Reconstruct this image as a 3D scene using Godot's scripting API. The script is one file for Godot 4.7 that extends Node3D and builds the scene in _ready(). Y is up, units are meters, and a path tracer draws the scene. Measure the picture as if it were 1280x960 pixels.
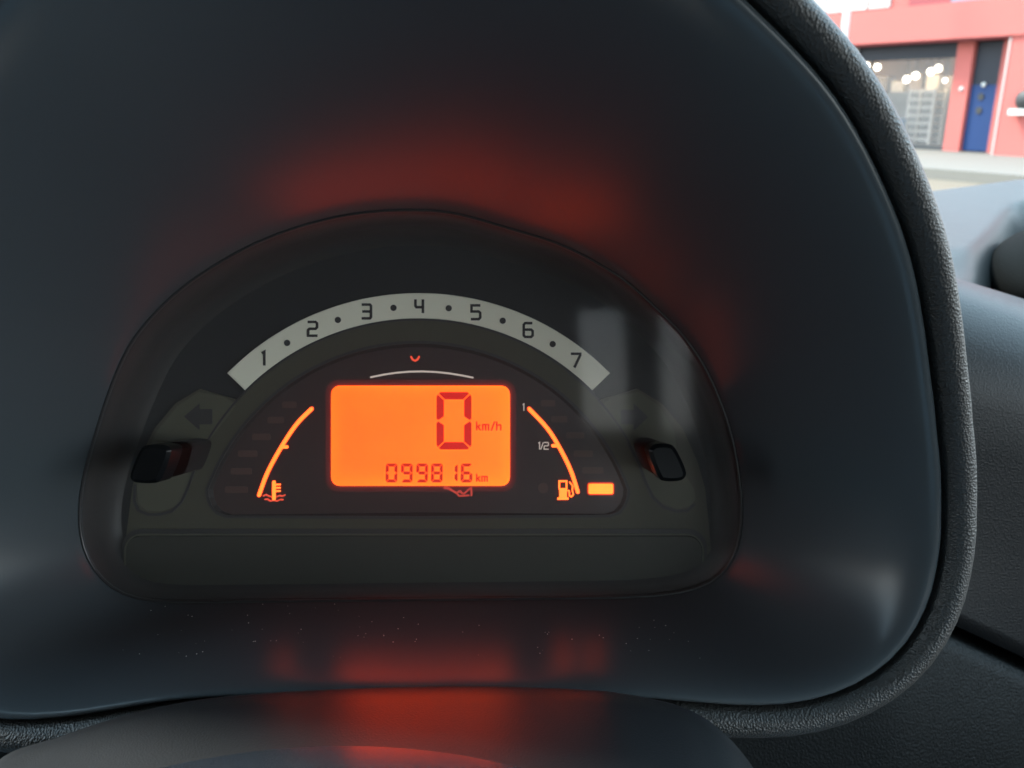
extends Node3D
# World: y up, metres, the car points along -z. The instrument panel is built in its own frame B
# (millimetres / dial units on the dial face), tilted back towards the driver.

var B := Transform3D()
var M := {}
var used := {}
const CX := -45.5            # centre line of the cluster, mm
const DU := 0.0003909        # one dial unit on the dial face, metres
const FACE := -0.033         # dial face behind the window plane

func _ready() -> void:
	# ---- camera
	B = Transform3D(Basis(Vector3.RIGHT, deg_to_rad(-18.1)), Vector3.ZERO)
	var cam := Camera3D.new()
	cam.name = "camera"
	var lens := CameraAttributesPhysical.new()
	lens.frustum_focal_length = 27.5
	lens.frustum_focus_distance = 0.37
	lens.frustum_near = 0.02
	lens.frustum_far = 400.0
	lens.exposure_aperture = 14.0
	cam.attributes = lens
	cam.fov = 47.14
	cam.near = 0.02
	cam.far = 400.0
	add_child(cam)
	cam.transform = B * Transform3D(Basis(), Vector3(0, 0, 0.397))
	# ---- sky, sun, exposure
	var env := Environment.new()
	var sm := ProceduralSkyMaterial.new()
	sm.sky_top_color = Color(0.60, 0.73, 0.81)
	sm.sky_horizon_color = Color(0.92, 0.93, 0.92)
	sm.sky_curve = 0.2
	sm.ground_bottom_color = Color(0.35, 0.35, 0.34)
	sm.ground_horizon_color = Color(0.6, 0.6, 0.58)
	sm.sun_angle_max = 1.0
	sm.sky_energy_multiplier = 1.6
	var sky := Sky.new()
	sky.sky_material = sm
	env.background_mode = Environment.BG_SKY
	env.sky = sky
	env.tonemap_mode = Environment.TONE_MAPPER_LINEAR
	env.tonemap_exposure = 4.0
	env.sdfgi_enabled = true
	env.ssao_enabled = true
	env.ssil_enabled = true
	var we := WorldEnvironment.new()
	we.name = "world_environment"
	we.environment = env
	add_child(we)
	var sun := DirectionalLight3D.new()
	sun.name = "sun"
	sun.light_energy = 1.0
	sun.light_angular_distance = 10.0
	sun.light_color = Color(1.0, 0.97, 0.92)
	sun.shadow_enabled = true
	add_child(sun)
	sun.look_at_from_position(Vector3(-5, 7, -2), Vector3.ZERO)
	make_materials()
	build_street()
	build_shop()
	build_car_body()
	build_dashboard()
	build_hood()
	build_cluster()
	build_column()
	build_dust()

# ------------------------------------------------------------------ helpers
func thing(called: String, label: String, category: String, at := Transform3D(), group := "") -> Node3D:
	var o := Node3D.new()
	o.name = called
	add_child(o, true)
	o.transform = at
	tag(o, label, category, group)
	return o

func tag(o: Node, label: String, category: String, group := "") -> void:
	o.set_meta("label", label)
	o.set_meta("category", category)
	if group != "":
		o.set_meta("group", group)

func part(parent: Node, called: String, mesh: Mesh, mat: Material, at := Transform3D()) -> MeshInstance3D:
	var m := MeshInstance3D.new()
	if parent != self:
		var n := "%s/%s" % [parent.get_instance_id(), called]
		used[n] = int(used.get(n, 0)) + 1
		m.name = called if used[n] == 1 else "%s_%03d" % [called, used[n] - 1]
	else:
		m.name = called
	m.mesh = mesh
	m.material_override = mat
	m.transform = at
	m.cast_shadow = GeometryInstance3D.SHADOW_CASTING_SETTING_ON
	parent.add_child(m, true)
	return m

func begin() -> SurfaceTool:
	var st := SurfaceTool.new()
	st.begin(Mesh.PRIMITIVE_TRIANGLES)
	return st

# flat triangle whose front looks along hint
func tri(st: SurfaceTool, a: Vector3, b: Vector3, c: Vector3, hint: Vector3) -> void:
	var n := (c - a).cross(b - a)
	if n.length_squared() < 1e-22:
		return
	n = n.normalized()
	if n.dot(hint) < 0.0:
		var t := b
		b = c
		c = t
		n = -n
	for p in [a, b, c]:
		st.set_normal(n)
		st.set_uv(Vector2(p.x, p.y))
		st.add_vertex(p)

func quad(st: SurfaceTool, a: Vector3, b: Vector3, c: Vector3, d: Vector3, hint: Vector3) -> void:
	tri(st, a, b, c, hint)
	tri(st, a, c, d, hint)

# extruded polygon with a chamfered front edge; front looks along +z
func slab(st: SurfaceTool, poly: PackedVector2Array, z0: float, z1: float, bevel := 0.0) -> void:
	if Geometry2D.is_polygon_clockwise(poly):
		poly = poly.duplicate()
		poly.reverse()
	var n := poly.size()
	var inner := PackedVector2Array()
	var nor: Array[Vector2] = []
	for i in n:
		var a := poly[(i + n - 1) % n]
		var b := poly[i]
		var c := poly[(i + 1) % n]
		var n1 := (b - a).normalized()
		var n2 := (c - b).normalized()
		var t := n1 + n2
		if t.length() < 0.05:
			t = n1
		t = t.normalized()
		var out := Vector2(t.y, -t.x)
		nor.append(out)
		var k: float = clampf(Vector2(n1.y, -n1.x).dot(out), 0.5, 1.0)
		inner.append(b - out * bevel / k)
	var idx := Geometry2D.triangulate_polygon(inner)
	for i in range(0, idx.size(), 3):
		tri(st, v3(inner[idx[i]], z1), v3(inner[idx[i + 1]], z1), v3(inner[idx[i + 2]], z1), Vector3.BACK)
	for i in n:
		var j := (i + 1) % n
		var h := Vector3(nor[i].x + nor[j].x, nor[i].y + nor[j].y, 0)
		if bevel > 0.0:
			quad(st, v3(poly[i], z1 - bevel), v3(poly[j], z1 - bevel), v3(inner[j], z1), v3(inner[i], z1), h + Vector3(0, 0, 0.5))
		quad(st, v3(poly[i], z0), v3(poly[j], z0), v3(poly[j], z1 - bevel), v3(poly[i], z1 - bevel), h)

func v3(p: Vector2, z: float) -> Vector3:
	return Vector3(p.x, p.y, z)

func slab_mesh(poly: PackedVector2Array, z0: float, z1: float, bevel := 0.0) -> ArrayMesh:
	var st := begin()
	slab(st, poly, z0, z1, bevel)
	return st.commit()

# ribbon of even width along a line, standing proud from z0 to z1
func stroke(st: SurfaceTool, line: PackedVector2Array, width: float, z0: float, z1: float, round_ends := true) -> void:
	var h := width * 0.5
	var n := line.size()
	var closed := n > 2 and line[0].distance_to(line[n - 1]) < 1e-7
	var lft := PackedVector2Array()
	var rgt := PackedVector2Array()
	for i in n:
		var d1 := (line[i] - line[i - 1]).normalized() if i > 0 else Vector2.ZERO
		var d2 := (line[i + 1] - line[i]).normalized() if i < n - 1 else Vector2.ZERO
		if closed and i == 0:
			d1 = (line[0] - line[n - 2]).normalized()
		if closed and i == n - 1:
			d2 = (line[1] - line[0]).normalized()
		var t := (d1 + d2).normalized()
		var o := Vector2(-t.y, t.x)
		var k := 1.0
		if d1 != Vector2.ZERO and d2 != Vector2.ZERO:
			k = 1.0 / maxf(absf(o.dot(Vector2(-d1.y, d1.x))), 0.5)
		lft.append(line[i] + o * h * k)
		rgt.append(line[i] - o * h * k)
	for i in n - 1:
		quad(st, v3(lft[i], z1), v3(lft[i + 1], z1), v3(rgt[i + 1], z1), v3(rgt[i], z1), Vector3.BACK)
		var s1 := v3(lft[i] - rgt[i], 0)
		quad(st, v3(lft[i], z0), v3(lft[i + 1], z0), v3(lft[i + 1], z1), v3(lft[i], z1), s1)
		quad(st, v3(rgt[i], z0), v3(rgt[i + 1], z0), v3(rgt[i + 1], z1), v3(rgt[i], z1), -s1)
	if closed:
		return
	for e in 2:
		var p := line[0] if e == 0 else line[n - 1]
		var side := (lft[0] - p) if e == 0 else (rgt[n - 1] - p)
		var last := p + side
		for k in 6:
			if not round_ends:
				quad(st, v3(p + side, z0), v3(p - side, z0), v3(p - side, z1), v3(p + side, z1), v3(side.rotated(PI * 0.5), 0))
				break
			var q := p + side.rotated(PI * (k + 1) / 6.0)
			tri(st, v3(p, z1), v3(last, z1), v3(q, z1), Vector3.BACK)
			quad(st, v3(last, z0), v3(q, z0), v3(q, z1), v3(last, z1), v3(q + last - 2.0 * p, 0))
			last = q

# grid of rows of points, smooth
func sheet(rows: Array, closed := false, flip := false) -> ArrayMesh:
	var st := begin()
	st.set_smooth_group(0)
	var w: int = rows[0].size()
	for r in rows:
		for i in w:
			st.set_uv(Vector2(float(i) / w, 0))
			st.add_vertex(r[i])
	var cols := w if closed else w - 1
	for r in rows.size() - 1:
		for i in cols:
			var a := r * w + i
			var b := r * w + (i + 1) % w
			var c := a + w
			var d := b + w
			for k in ([a, c, b, b, c, d] if flip else [a, b, c, b, d, c]):
				st.add_index(k)
	st.generate_normals()
	return st.commit()

func box(st: SurfaceTool, lo: Vector3, hi: Vector3) -> void:
	var c := (lo + hi) * 0.5
	var h := (hi - lo) * 0.5
	for ax in 3:
		for s in [-1.0, 1.0]:
			var n := Vector3.ZERO
			n[ax] = s
			var u := Vector3.ZERO
			u[(ax + 1) % 3] = h[(ax + 1) % 3]
			var v := Vector3.ZERO
			v[(ax + 2) % 3] = h[(ax + 2) % 3]
			var o := c + n * h[ax]
			quad(st, o - u - v, o + u - v, o + u + v, o - u + v, n)

func box_mesh(lo: Vector3, hi: Vector3) -> ArrayMesh:
	var st := begin()
	box(st, lo, hi)
	return st.commit()

func U(u: float, v: float) -> Vector2:      # dial units to metres on the face
	return Vector2((u - 640.0) * DU, (480.0 - v) * DU)

func UU(a: Array) -> PackedVector2Array:
	var r := PackedVector2Array()
	for i in range(0, a.size(), 2):
		r.append(U(a[i], a[i + 1]))
	return r

func curve(a: Array) -> PackedVector2Array:      # smooth line through points in dial units
	var p := UU(a)
	var out := PackedVector2Array()
	for i in p.size() - 1:
		for k in 6:
			out.append(p[i].cubic_interpolate(p[i + 1], p[maxi(i - 1, 0)], p[mini(i + 2, p.size() - 1)], k / 6.0))
	out.append(p[p.size() - 1])
	return out

func arc(cu: float, cv: float, r: float, a0: float, a1: float, n: int) -> PackedVector2Array:
	var p := PackedVector2Array()
	for i in n + 1:
		var a := deg_to_rad(lerpf(a0, a1, float(i) / n))
		p.append(U(cu + r * cos(a), cv - r * sin(a)))
	return p

func rounded(u0: float, v0: float, u1: float, v1: float, r: float, skew := 0.0) -> PackedVector2Array:
	var p := PackedVector2Array()
	var cs := [[u1 - r, v0 + r, 0.0], [u0 + r, v0 + r, 90.0], [u0 + r, v1 - r, 180.0], [u1 - r, v1 - r, 270.0]]
	for c in cs:
		for k in 7:
			var a := deg_to_rad(c[2] + 15.0 * k)
			var uu: float = c[0] + r * cos(a)
			var vv: float = c[1] - r * sin(a)
			p.append(U(uu + skew * (v1 - vv) / (v1 - v0), vv))
	return p

func smooth_closed(pts: Array, per: int) -> PackedVector2Array:
	var r := PackedVector2Array()
	var n := pts.size()
	for i in n:
		for k in per:
			r.append(pts[i].cubic_interpolate(pts[(i + 1) % n], pts[(i + n - 1) % n], pts[(i + 2) % n], float(k) / per))
	return r

# outline resampled by angle about c
func polar(pts: Array, c: Vector2, n: int) -> PackedVector2Array:
	var dense := smooth_closed(pts, 10)
	var out := PackedVector2Array()
	for i in n:
		var dir := Vector2.UP.rotated(TAU * i / n)
		dir.y = -dir.y
		var best := c
		for k in dense.size():
			var hit = Geometry2D.segment_intersects_segment(c, c + dir * 1000.0, dense[k], dense[(k + 1) % dense.size()])
			if hit != null:
				best = hit
				break
		out.append(best)
	return out

func normals2(o: PackedVector2Array) -> PackedVector2Array:
	var r := PackedVector2Array()
	var n := o.size()
	for i in n:
		var t := (o[(i + 2) % n] - o[(i + n - 2) % n]).normalized()
		var q := Vector2(t.y, -t.x)
		if q.dot(o[i] - Vector2(CX, 0)) < 0.0:
			q = -q
		r.append(q)
	return r

# ------------------------------------------------------------------ materials
func mat(c: Color, rough: float, spec := 0.5) -> StandardMaterial3D:
	var m := StandardMaterial3D.new()
	m.albedo_color = c.linear_to_srgb()
	m.roughness = rough
	m.metallic_specular = spec
	return m

func noise_tex(freq: float, kind: int, size := 512, oct := 1, ramp: Gradient = null) -> NoiseTexture2D:
	var f := FastNoiseLite.new()
	f.seed = 7 + kind + int(freq * 1000.0)
	f.noise_type = kind
	f.frequency = freq
	f.fractal_octaves = oct
	if kind == FastNoiseLite.TYPE_CELLULAR:
		f.cellular_return_type = FastNoiseLite.RETURN_DISTANCE
	var t := NoiseTexture2D.new()
	t.width = size
	t.height = size
	t.seamless = true
	t.noise = f
	if ramp:
		t.color_ramp = ramp
	return t

func grain(m: StandardMaterial3D, tex: Texture2D, per_metre: float, cm: float) -> void:
	m.uv1_triplanar = true
	m.uv1_scale = Vector3.ONE * per_metre
	m.heightmap_enabled = true
	m.heightmap_texture = tex
	m.heightmap_scale = cm

func lit(c: Color, e: float, base := Color(0.02, 0.01, 0.01)) -> StandardMaterial3D:
	var m := mat(base, 0.5)
	m.emission_enabled = true
	m.emission = c.linear_to_srgb()
	m.emission_energy_multiplier = e
	return m

func make_materials() -> void:
	var leather := noise_tex(0.06, FastNoiseLite.TYPE_CELLULAR)
	var fine := noise_tex(0.12, FastNoiseLite.TYPE_SIMPLEX, 512, 3)
	M.shroud = mat(Color(0.047, 0.058, 0.065), 0.26, 0.34)
	grain(M.shroud, fine, 20.0, 0.002)
	M.rim = mat(Color(0.0203, 0.0214, 0.0208), 0.52, 0.5)
	grain(M.rim, leather, 37.0, 0.05)
	M.dash = mat(Color(0.017, 0.019, 0.019), 0.42, 0.26)
	grain(M.dash, leather, 26.0, 0.03)
	M.lower = mat(Color(0.004, 0.0045, 0.0045), 0.36, 0.20)
	grain(M.lower, noise_tex(0.05, FastNoiseLite.TYPE_SIMPLEX, 512, 3), 16.0, 0.05)
	M.cover = mat(Color(0.011, 0.013, 0.015), 0.30, 0.55)
	grain(M.cover, fine, 16.0, 0.008)
	M.cover_front = mat(Color(0.0108, 0.0144, 0.0192), 0.17, 0.75)
	grain(M.cover_front, fine, 16.0, 0.004)
	M.face = mat(Color(0.006, 0.007, 0.009), 0.6, 0.3)
	M.wall = mat(Color(0.016, 0.015, 0.015), 0.45, 0.3)
	M.trim = mat(Color(0.0454, 0.0437, 0.0275), 0.55, 0.3)
	grain(M.trim, fine, 40.0, 0.003)
	M.trim_dark = mat(Color(0.0198, 0.0205, 0.0139), 0.5, 0.3)
	grain(M.trim_dark, fine, 40.0, 0.003)
	M.vent = mat(Color(0.004, 0.0045, 0.0045), 0.85, 0.1)
	grain(M.vent, leather, 26.0, 0.03)
	M.lens_rim = mat(Color(0.030, 0.030, 0.031), 0.32, 0.45)
	M.stem = mat(Color(0.004, 0.003, 0.003), 0.8, 0.2)
	M.seam = mat(Color(0.006, 0.006, 0.006), 0.6)
	M.dome = mat(Color(0.0210, 0.0063, 0.0056), 0.45)
	M.band = mat(Color(0.80, 0.80, 0.66), 0.5)
	M.ink = mat(Color(0.010, 0.010, 0.010), 0.6)
	M.white_line = lit(Color(0.9, 0.75, 0.65), 0.09, Color(0.6, 0.55, 0.5))
	M.side = mat(Color(0.0627, 0.0627, 0.0413), 0.55, 0.3)
	M.bezel = mat(Color(0.008, 0.006, 0.006), 0.6, 0.3)
	M.fascia = mat(Color(0.005, 0.0055, 0.006), 0.36, 0.30)
	grain(M.fascia, leather, 26.0, 0.02)
	M.line_halo = lit(Color(1.0, 0.03, 0.005), 0.16)  # dim red for the halo painted round lit lines and bar
	M.gloss = mat(Color(0.005, 0.006, 0.007), 0.24, 0.24)
	M.dim_bar = mat(Color(0.060, 0.024, 0.019), 0.5)
	M.lcd = lit(Color(1.0, 0.078, 0.0060), 0.95)
	var im := Image.create(128, 72, false, Image.FORMAT_RGB8)
	var cell := FastNoiseLite.new()
	cell.seed = 4
	cell.frequency = 0.03
	for y in 72:
		for x in 128:
			var e := minf(minf(x, 127 - x) / 10.0, minf(y, 71 - y) / 8.0)
			var gg := 0.060 + 0.020 * x / 128.0 + 0.010 * smoothstep(0.75, 1.0, y / 71.0) + 0.014 * smoothstep(1.0, 0.0, e) + 0.006 * cell.get_noise_2d(x, y)
			gg *= 0.97 if (x % 3 == 0 or y % 3 == 0) else 1.0
			im.set_pixel(x, y, Color(1.0, gg * 0.82, gg * 0.035).linear_to_srgb())
	M.lcd.emission = Color.WHITE
	M.lcd.emission_operator = BaseMaterial3D.EMISSION_OP_MULTIPLY
	M.lcd.emission_texture = ImageTexture.create_from_image(im)
	M.lcd.uv1_scale = Vector3(1.0 / (223.0 * DU), -1.0 / (125.0 * DU), 1)
	M.lcd.uv1_offset = Vector3((640.0 - 414.5) / 223.0, (480.0 - 482.0) / 125.0, 0)
	M.lcd_ink = lit(Color(1.0, 0.006, 0.002), 0.15)
	M.gauge = lit(Color(1.0, 0.080, 0.0085), 1.4)
	M.fuel = lit(Color(1.0, 0.085, 0.007), 1.6)
	M.red_dim = lit(Color(1.0, 0.09, 0.06), 0.13)
	M.red = lit(Color(1.0, 0.09, 0.04), 0.22)
	var g := StandardMaterial3D.new()
	g.transparency = BaseMaterial3D.TRANSPARENCY_ALPHA
	g.albedo_color = Color(1, 1, 1, 0.03)
	g.roughness = 0.06
	g.metallic_specular = 0.25
	M.lens = g
	M.dust = mat(Color(0.6, 0.6, 0.58), 0.9)
	# street
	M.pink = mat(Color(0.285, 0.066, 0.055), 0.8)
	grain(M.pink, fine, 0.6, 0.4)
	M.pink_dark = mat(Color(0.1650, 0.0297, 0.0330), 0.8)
	M.grey_blue = mat(Color(0.1056, 0.1188, 0.1650), 0.7)
	M.cream = mat(Color(0.2640, 0.2244, 0.1782), 0.6)
	M.white = mat(Color(0.3630, 0.3630, 0.3432), 0.6)
	M.blue_door = mat(Color(0.0080, 0.0248, 0.0792), 0.5, 0.3)
	M.dark = mat(Color(0.0132, 0.0152, 0.0211), 0.5, 0.3)
	M.charcoal = mat(Color(0.0132, 0.0152, 0.0172), 0.6)
	M.shop_wall = mat(Color(0.40, 0.22, 0.08), 0.8)
	M.shop_floor = mat(Color(0.1320, 0.1188, 0.1056), 0.7)
	M.shelf_blue = mat(Color(0.0330, 0.0924, 0.1650), 0.6)
	M.goods = mat(Color(0.0660, 0.0495, 0.0396), 0.8)
	M.goods_pale = mat(Color(0.1716, 0.1518, 0.1320), 0.8)
	M.lamp = lit(Color(1.0, 0.93, 0.75), 2.0, Color(0.8, 0.8, 0.8))
	M.asphalt = mat(Color(0.0891, 0.0693, 0.0462), 0.9)
	grain(M.asphalt, fine, 0.9, 0.5)
	M.paving = mat(Color(0.098, 0.091, 0.078), 0.9)
	grain(M.paving, fine, 0.8, 0.4)
	M.liner = mat(Color(0.2200, 0.2160, 0.2080), 0.95)
	M.seat = mat(Color(0.09, 0.09, 0.095), 0.9)
	M.shop_glass = g.duplicate()
	M.shop_glass.metallic_specular = 0.2
	M.shop_glass.roughness = 0.02
	M.dimmer_tint = M.shop_glass.duplicate()
	M.dimmer_tint.albedo_color = Color(0.02, 0.03, 0.03, 0.25)
	M.screen_halo = lit(Color(1.0, 0.02, 0.012), 0.011)  # faint glow imitating bloom round the screen
	M.screen_halo_near = lit(Color(1.0, 0.02, 0.01), 0.035)
	M.edge_trim = mat(Color(0.3300, 0.2376, 0.2178), 0.7)
	M.lap_reflector = mat(Color(0.30, 0.50, 0.66), 0.9)  # pale blue bounce colour, tints the hood lining
	M.door_trim = mat(Color(0.1560, 0.1260, 0.1080), 0.8)

# ------------------------------------------------------------------ street
func shop_frame() -> Transform3D:
	var u := Vector3(0.483, 0, 0.875).normalized()
	var n := Vector3(-u.z, 0, u.x)
	var eye := B * Vector3(0, 0, 0.397)
	return Transform3D(Basis(u, Vector3.UP, n), Vector3(8.9 + eye.x, eye.y - 1.15, -20.6 + eye.z))

func struct(called: String, mesh: Mesh, m: Material, label: String, at := Transform3D()) -> MeshInstance3D:
	var o := part(self, called, mesh, m, at)
	o.set_meta("kind", "structure")
	o.set_meta("label", label)
	return o

func build_street() -> void:
	var f := shop_frame()
	var gy := f.origin.y
	struct("ground", box_mesh(Vector3(-200, gy - 0.5, -250), Vector3(200, gy - 0.16, 150)), M.asphalt, "sunlit sandy brown road surface beyond the dashboard")
	struct("pavement", box_mesh(Vector3(-40, -0.3, -2), Vector3(40, 0, 4.2)), M.paving, "pale concrete pavement in front of the pink shop", f)
	var st := begin()
	box(st, Vector3(-40, -0.3, 4.2), Vector3(40, 0.01, 4.38))
	struct("kerb", st.commit(), M.paving, "pale kerb along the edge of the pavement", f)

func build_shop() -> void:
	var f := shop_frame()
	var s := thing("shop_building", "pink painted shop building with a wide lit window and blue door", "building", f)
	# walls
	var w := begin()
	box(w, Vector3(-9, 0, -8), Vector3(-3.9, 3.0, 0))
	box(w, Vector3(2.13, 0, -8), Vector3(9, 3.0, 0))
	part(s, "wall", w.commit(), M.pink)
	w = begin()
	box(w, Vector3(-9, 2.30, -0.55), Vector3(9, 3.02, 0.06))
	part(s, "fascia_band", w.commit(), M.pink)
	part(s, "wall", box_mesh(Vector3(-9, 3.02, -8), Vector3(9, 7.5, -0.12)), M.pink)
	part(s, "wall", box_mesh(Vector3(1.66, 0, -0.58), Vector3(2.12, 2.255, -0.47)), M.pink)
	part(s, "soffit", box_mesh(Vector3(-3.9, 2.26, -0.55), Vector3(2.13, 2.299, -0.02)), M.pink_dark)  # darker pink carries the shadow under the fascia band
	part(s, "pillar", box_mesh(Vector3(0.66, 0, -0.62), Vector3(1.05, 2.26, -0.40)), M.pink)
	part(s, "edge_trim", box_mesh(Vector3(2.085, 0, -0.09), Vector3(2.125, 2.26, 0.02)), M.edge_trim)
	# upper storey
	for k in 6:
		var x := -4.0 + k * 0.62
		if x + 0.55 > -0.40:
			continue
		var win := part(s, "upper_window", box_mesh(Vector3(x, 3.06, -0.119), Vector3(x + 0.55, 4.2, -0.06)), M.white)
		part(win, "pane", box_mesh(Vector3(x + 0.04, 3.10, -0.07), Vector3(x + 0.51, 4.15, -0.052)), M.cream)
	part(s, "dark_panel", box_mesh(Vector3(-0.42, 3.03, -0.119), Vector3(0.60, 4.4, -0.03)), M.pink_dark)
	part(s, "grey_panel", box_mesh(Vector3(0.62, 3.03, -0.119), Vector3(4.5, 4.4, -0.02)), M.grey_blue)
	# shop window
	var sw := part(s, "shop_window", box_mesh(Vector3(-3.8, 0.10, -0.51), Vector3(0.62, 1.98, -0.50)), M.shop_glass)
	var fr := begin()
	box(fr, Vector3(-3.9, 0.0, -0.55), Vector3(0.66, 0.10, -0.45))
	box(fr, Vector3(0.62, 0.10, -0.55), Vector3(0.66, 2.26, -0.46))
	box(fr, Vector3(-3.9, 0.10, -0.55), Vector3(-3.8, 2.26, -0.46))
	box(fr, Vector3(-1.62, 0.10, -0.53), Vector3(-1.58, 1.98, -0.47))
	part(sw, "frame", fr.commit(), M.charcoal)
	part(sw, "transom", box_mesh(Vector3(-3.8, 1.94, -0.54), Vector3(0.62, 2.26, -0.46)), M.dark)
	part(s, "white_sign", box_mesh(Vector3(-2.25, 1.75, -0.44), Vector3(-1.98, 2.24, -0.38)), M.white, Transform3D())
	# shop interior
	var inn := begin()
	box(inn, Vector3(-3.9, 0.0, -6.1), Vector3(1.0, 2.6, -6.0))
	box(inn, Vector3(0.66, 0.0, -6.0), Vector3(0.76, 2.6, -0.66))
	box(inn, Vector3(-3.9, 0.0, -6.0), Vector3(-3.8, 2.6, -0.66))
	box(inn, Vector3(-3.8, 2.5, -6.0), Vector3(0.66, 2.6, -0.62))
	part(s, "interior_wall", inn.commit(), M.shop_wall)
	part(s, "interior_floor", box_mesh(Vector3(-3.8, 0.0, -6.0), Vector3(0.66, 0.06, -0.56)), M.shop_floor)
	part(s, "counter", box_mesh(Vector3(-3.7, 0.07, -2.4), Vector3(0.5, 1.25, -1.9)), M.charcoal)
	# door
	var d := part(s, "door", box_mesh(Vector3(1.06, 0.03, -0.56), Vector3(1.655, 1.38, -0.50)), M.blue_door)
	part(d, "upper_panel", box_mesh(Vector3(1.06, 1.382, -0.56), Vector3(1.655, 2.25, -0.51)), M.dark)
	var kn := SphereMesh.new()
	kn.radius = 0.05
	kn.height = 0.1
	kn.radial_segments = 16
	kn.rings = 8
	part(d, "knob", kn, M.white, Transform3D(Basis(), Vector3(1.36, 1.38, -0.47)))
	for h in [1.14, 0.86]:
		part(d, "vent_hole", slab_mesh(circle2(0.075, 16), 0.0, 0.02, 0.004), M.ink, Transform3D(Basis(), Vector3(1.32, h, -0.50)))
	part(s, "doorbell_light", kn, M.white, Transform3D(Basis(), Vector3(0.90, 1.30, -0.40)))
	# things in the shop
	var rk := thing("shelf_rack", "white ladder-like wire rack standing behind the shop window", "rack", f)
	var st := begin()
	for x in [-1.06, -0.40]:
		box(st, Vector3(x, 0.06, -1.3), Vector3(x + 0.06, 1.32, -1.24))
		box(st, Vector3(x, 0.06, -1.7), Vector3(x + 0.06, 1.32, -1.64))
	part(rk, "rack_frame", st.commit(), M.goods_pale)
	for k in 7:
		var y := 0.16 + 0.18 * k
		part(rk, "shelf", box_mesh(Vector3(-1.0, y, -1.70), Vector3(-0.40, y + 0.045, -1.24)), M.goods_pale)
	var cr := thing("blue_bin", "blue storage bin on the shop floor left of the white rack", "bin", f)
	part(cr, "body", box_mesh(Vector3(-1.50, 0.062, -1.18), Vector3(-1.00, 0.60, -0.85)), M.shelf_blue)
	part(cr, "lid", box_mesh(Vector3(-1.52, 0.602, -1.20), Vector3(-0.98, 0.64, -0.83)), M.shelf_blue)
	var rng := RandomNumberGenerator.new()
	rng.seed = 5
	for k in 7:
		var x2 := -3.2 + k * 0.5
		var hh := rng.randf_range(0.2, 0.42)
		var bx := part(self, "goods_box", box_mesh(Vector3(0, 0, 0), Vector3(0.34, hh, 0.3)), M.goods_pale if k % 2 == 0 else M.goods, f * Transform3D(Basis(), Vector3(x2, 1.252, -2.3)))
		tag(bx, "%s in the blurred row on the dark shop counter, %s from the left" % ["pale box" if k % 2 == 0 else "brown box", ["first", "second", "third", "fourth", "fifth", "sixth", "seventh"][k]], "box", "boxes on the shop counter")
	var where := [Vector3(-2.62, 1.88, -1.5), Vector3(-2.28, 1.84, -1.5), Vector3(-1.38, 1.54, -1.5), Vector3(-1.14, 1.62, -1.5), Vector3(-0.74, 1.70, -1.5), Vector3(-0.55, 1.77, -1.5), Vector3(-0.33, 1.50, -1.5)]
	var said := ["leftmost bright lamp glowing in the shop window", "bright lamp just right of the leftmost lamp in the shop", "bright lamp low in the middle of the shop window", "bright lamp touching the middle low lamp on its right", "bright lamp left of the upper right pair in the shop window", "topmost lamp of the right pair in the shop window", "dim small lamp nearest the pink pillar in the shop window"]
	var bulb := SphereMesh.new()
	bulb.radius = 0.075
	bulb.height = 0.15
	bulb.radial_segments = 16
	bulb.rings = 8
	for k in 7:
		var l := thing("shop_lamp", said[k], "lamp", f * Transform3D(Basis(), where[k]), "lamps in the shop window")
		part(l, "bulb_light", bulb, M.lamp, Transform3D(Basis().scaled(Vector3.ONE * (0.6 if k == 6 else 1.0)), Vector3.ZERO))
		part(l, "cord", box_mesh(Vector3(-0.008, 0.06, -0.008), Vector3(0.008, 2.5 - where[k].y, 0.008)), M.ink)
		var om := OmniLight3D.new()
		om.name = "glow"
		om.light_energy = 0.12
		om.light_color = Color(1.0, 0.9, 0.7)
		om.light_size = 0.07
		om.omni_range = 12.0
		om.omni_attenuation = 2.0
		om.shadow_enabled = true
		l.add_child(om)
	# street pole in front of the shop
	var pole := thing("street_pole", "white metal street pole standing before the pink shop", "pole", f * Transform3D(Basis(), Vector3(-0.66, 0, 1.6)))
	var cy := CylinderMesh.new()
	cy.top_radius = 0.075
	cy.bottom_radius = 0.085
	cy.height = 6.0
	cy.radial_segments = 20
	part(pole, "shaft", cy, M.white, Transform3D(Basis(), Vector3(0, 3.0, 0)))
	var cb := CylinderMesh.new()
	cb.top_radius = 0.13
	cb.bottom_radius = 0.15
	cb.height = 0.12
	part(pole, "base", cb, M.white, Transform3D(Basis(), Vector3(0, 0.06, 0)))
	# dark round fitting on a white bracket at the right edge
	var lampw := thing("wall_fitting", "dark rounded fitting on a white bracket at the right end of the pink wall", "wall fitting", f * Transform3D(Basis(), Vector3(2.66, 1.08, 0.12)))
	var cap := SphereMesh.new()
	cap.radius = 0.17
	cap.height = 0.34
	cap.radial_segments = 24
	cap.rings = 12
	part(lampw, "body", cap, M.ink, Transform3D(Basis().scaled(Vector3(1, 1.1, 0.7)), Vector3(0, 0.0, 0)))
	part(lampw, "bracket", box_mesh(Vector3(-0.2, -0.28, -0.12), Vector3(0.2, -0.17, 0.14)), M.white)

func circle2(r: float, n: int) -> PackedVector2Array:
	var p := PackedVector2Array()
	for i in n:
		p.append(Vector2(r, 0).rotated(TAU * i / n))
	return p

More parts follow.
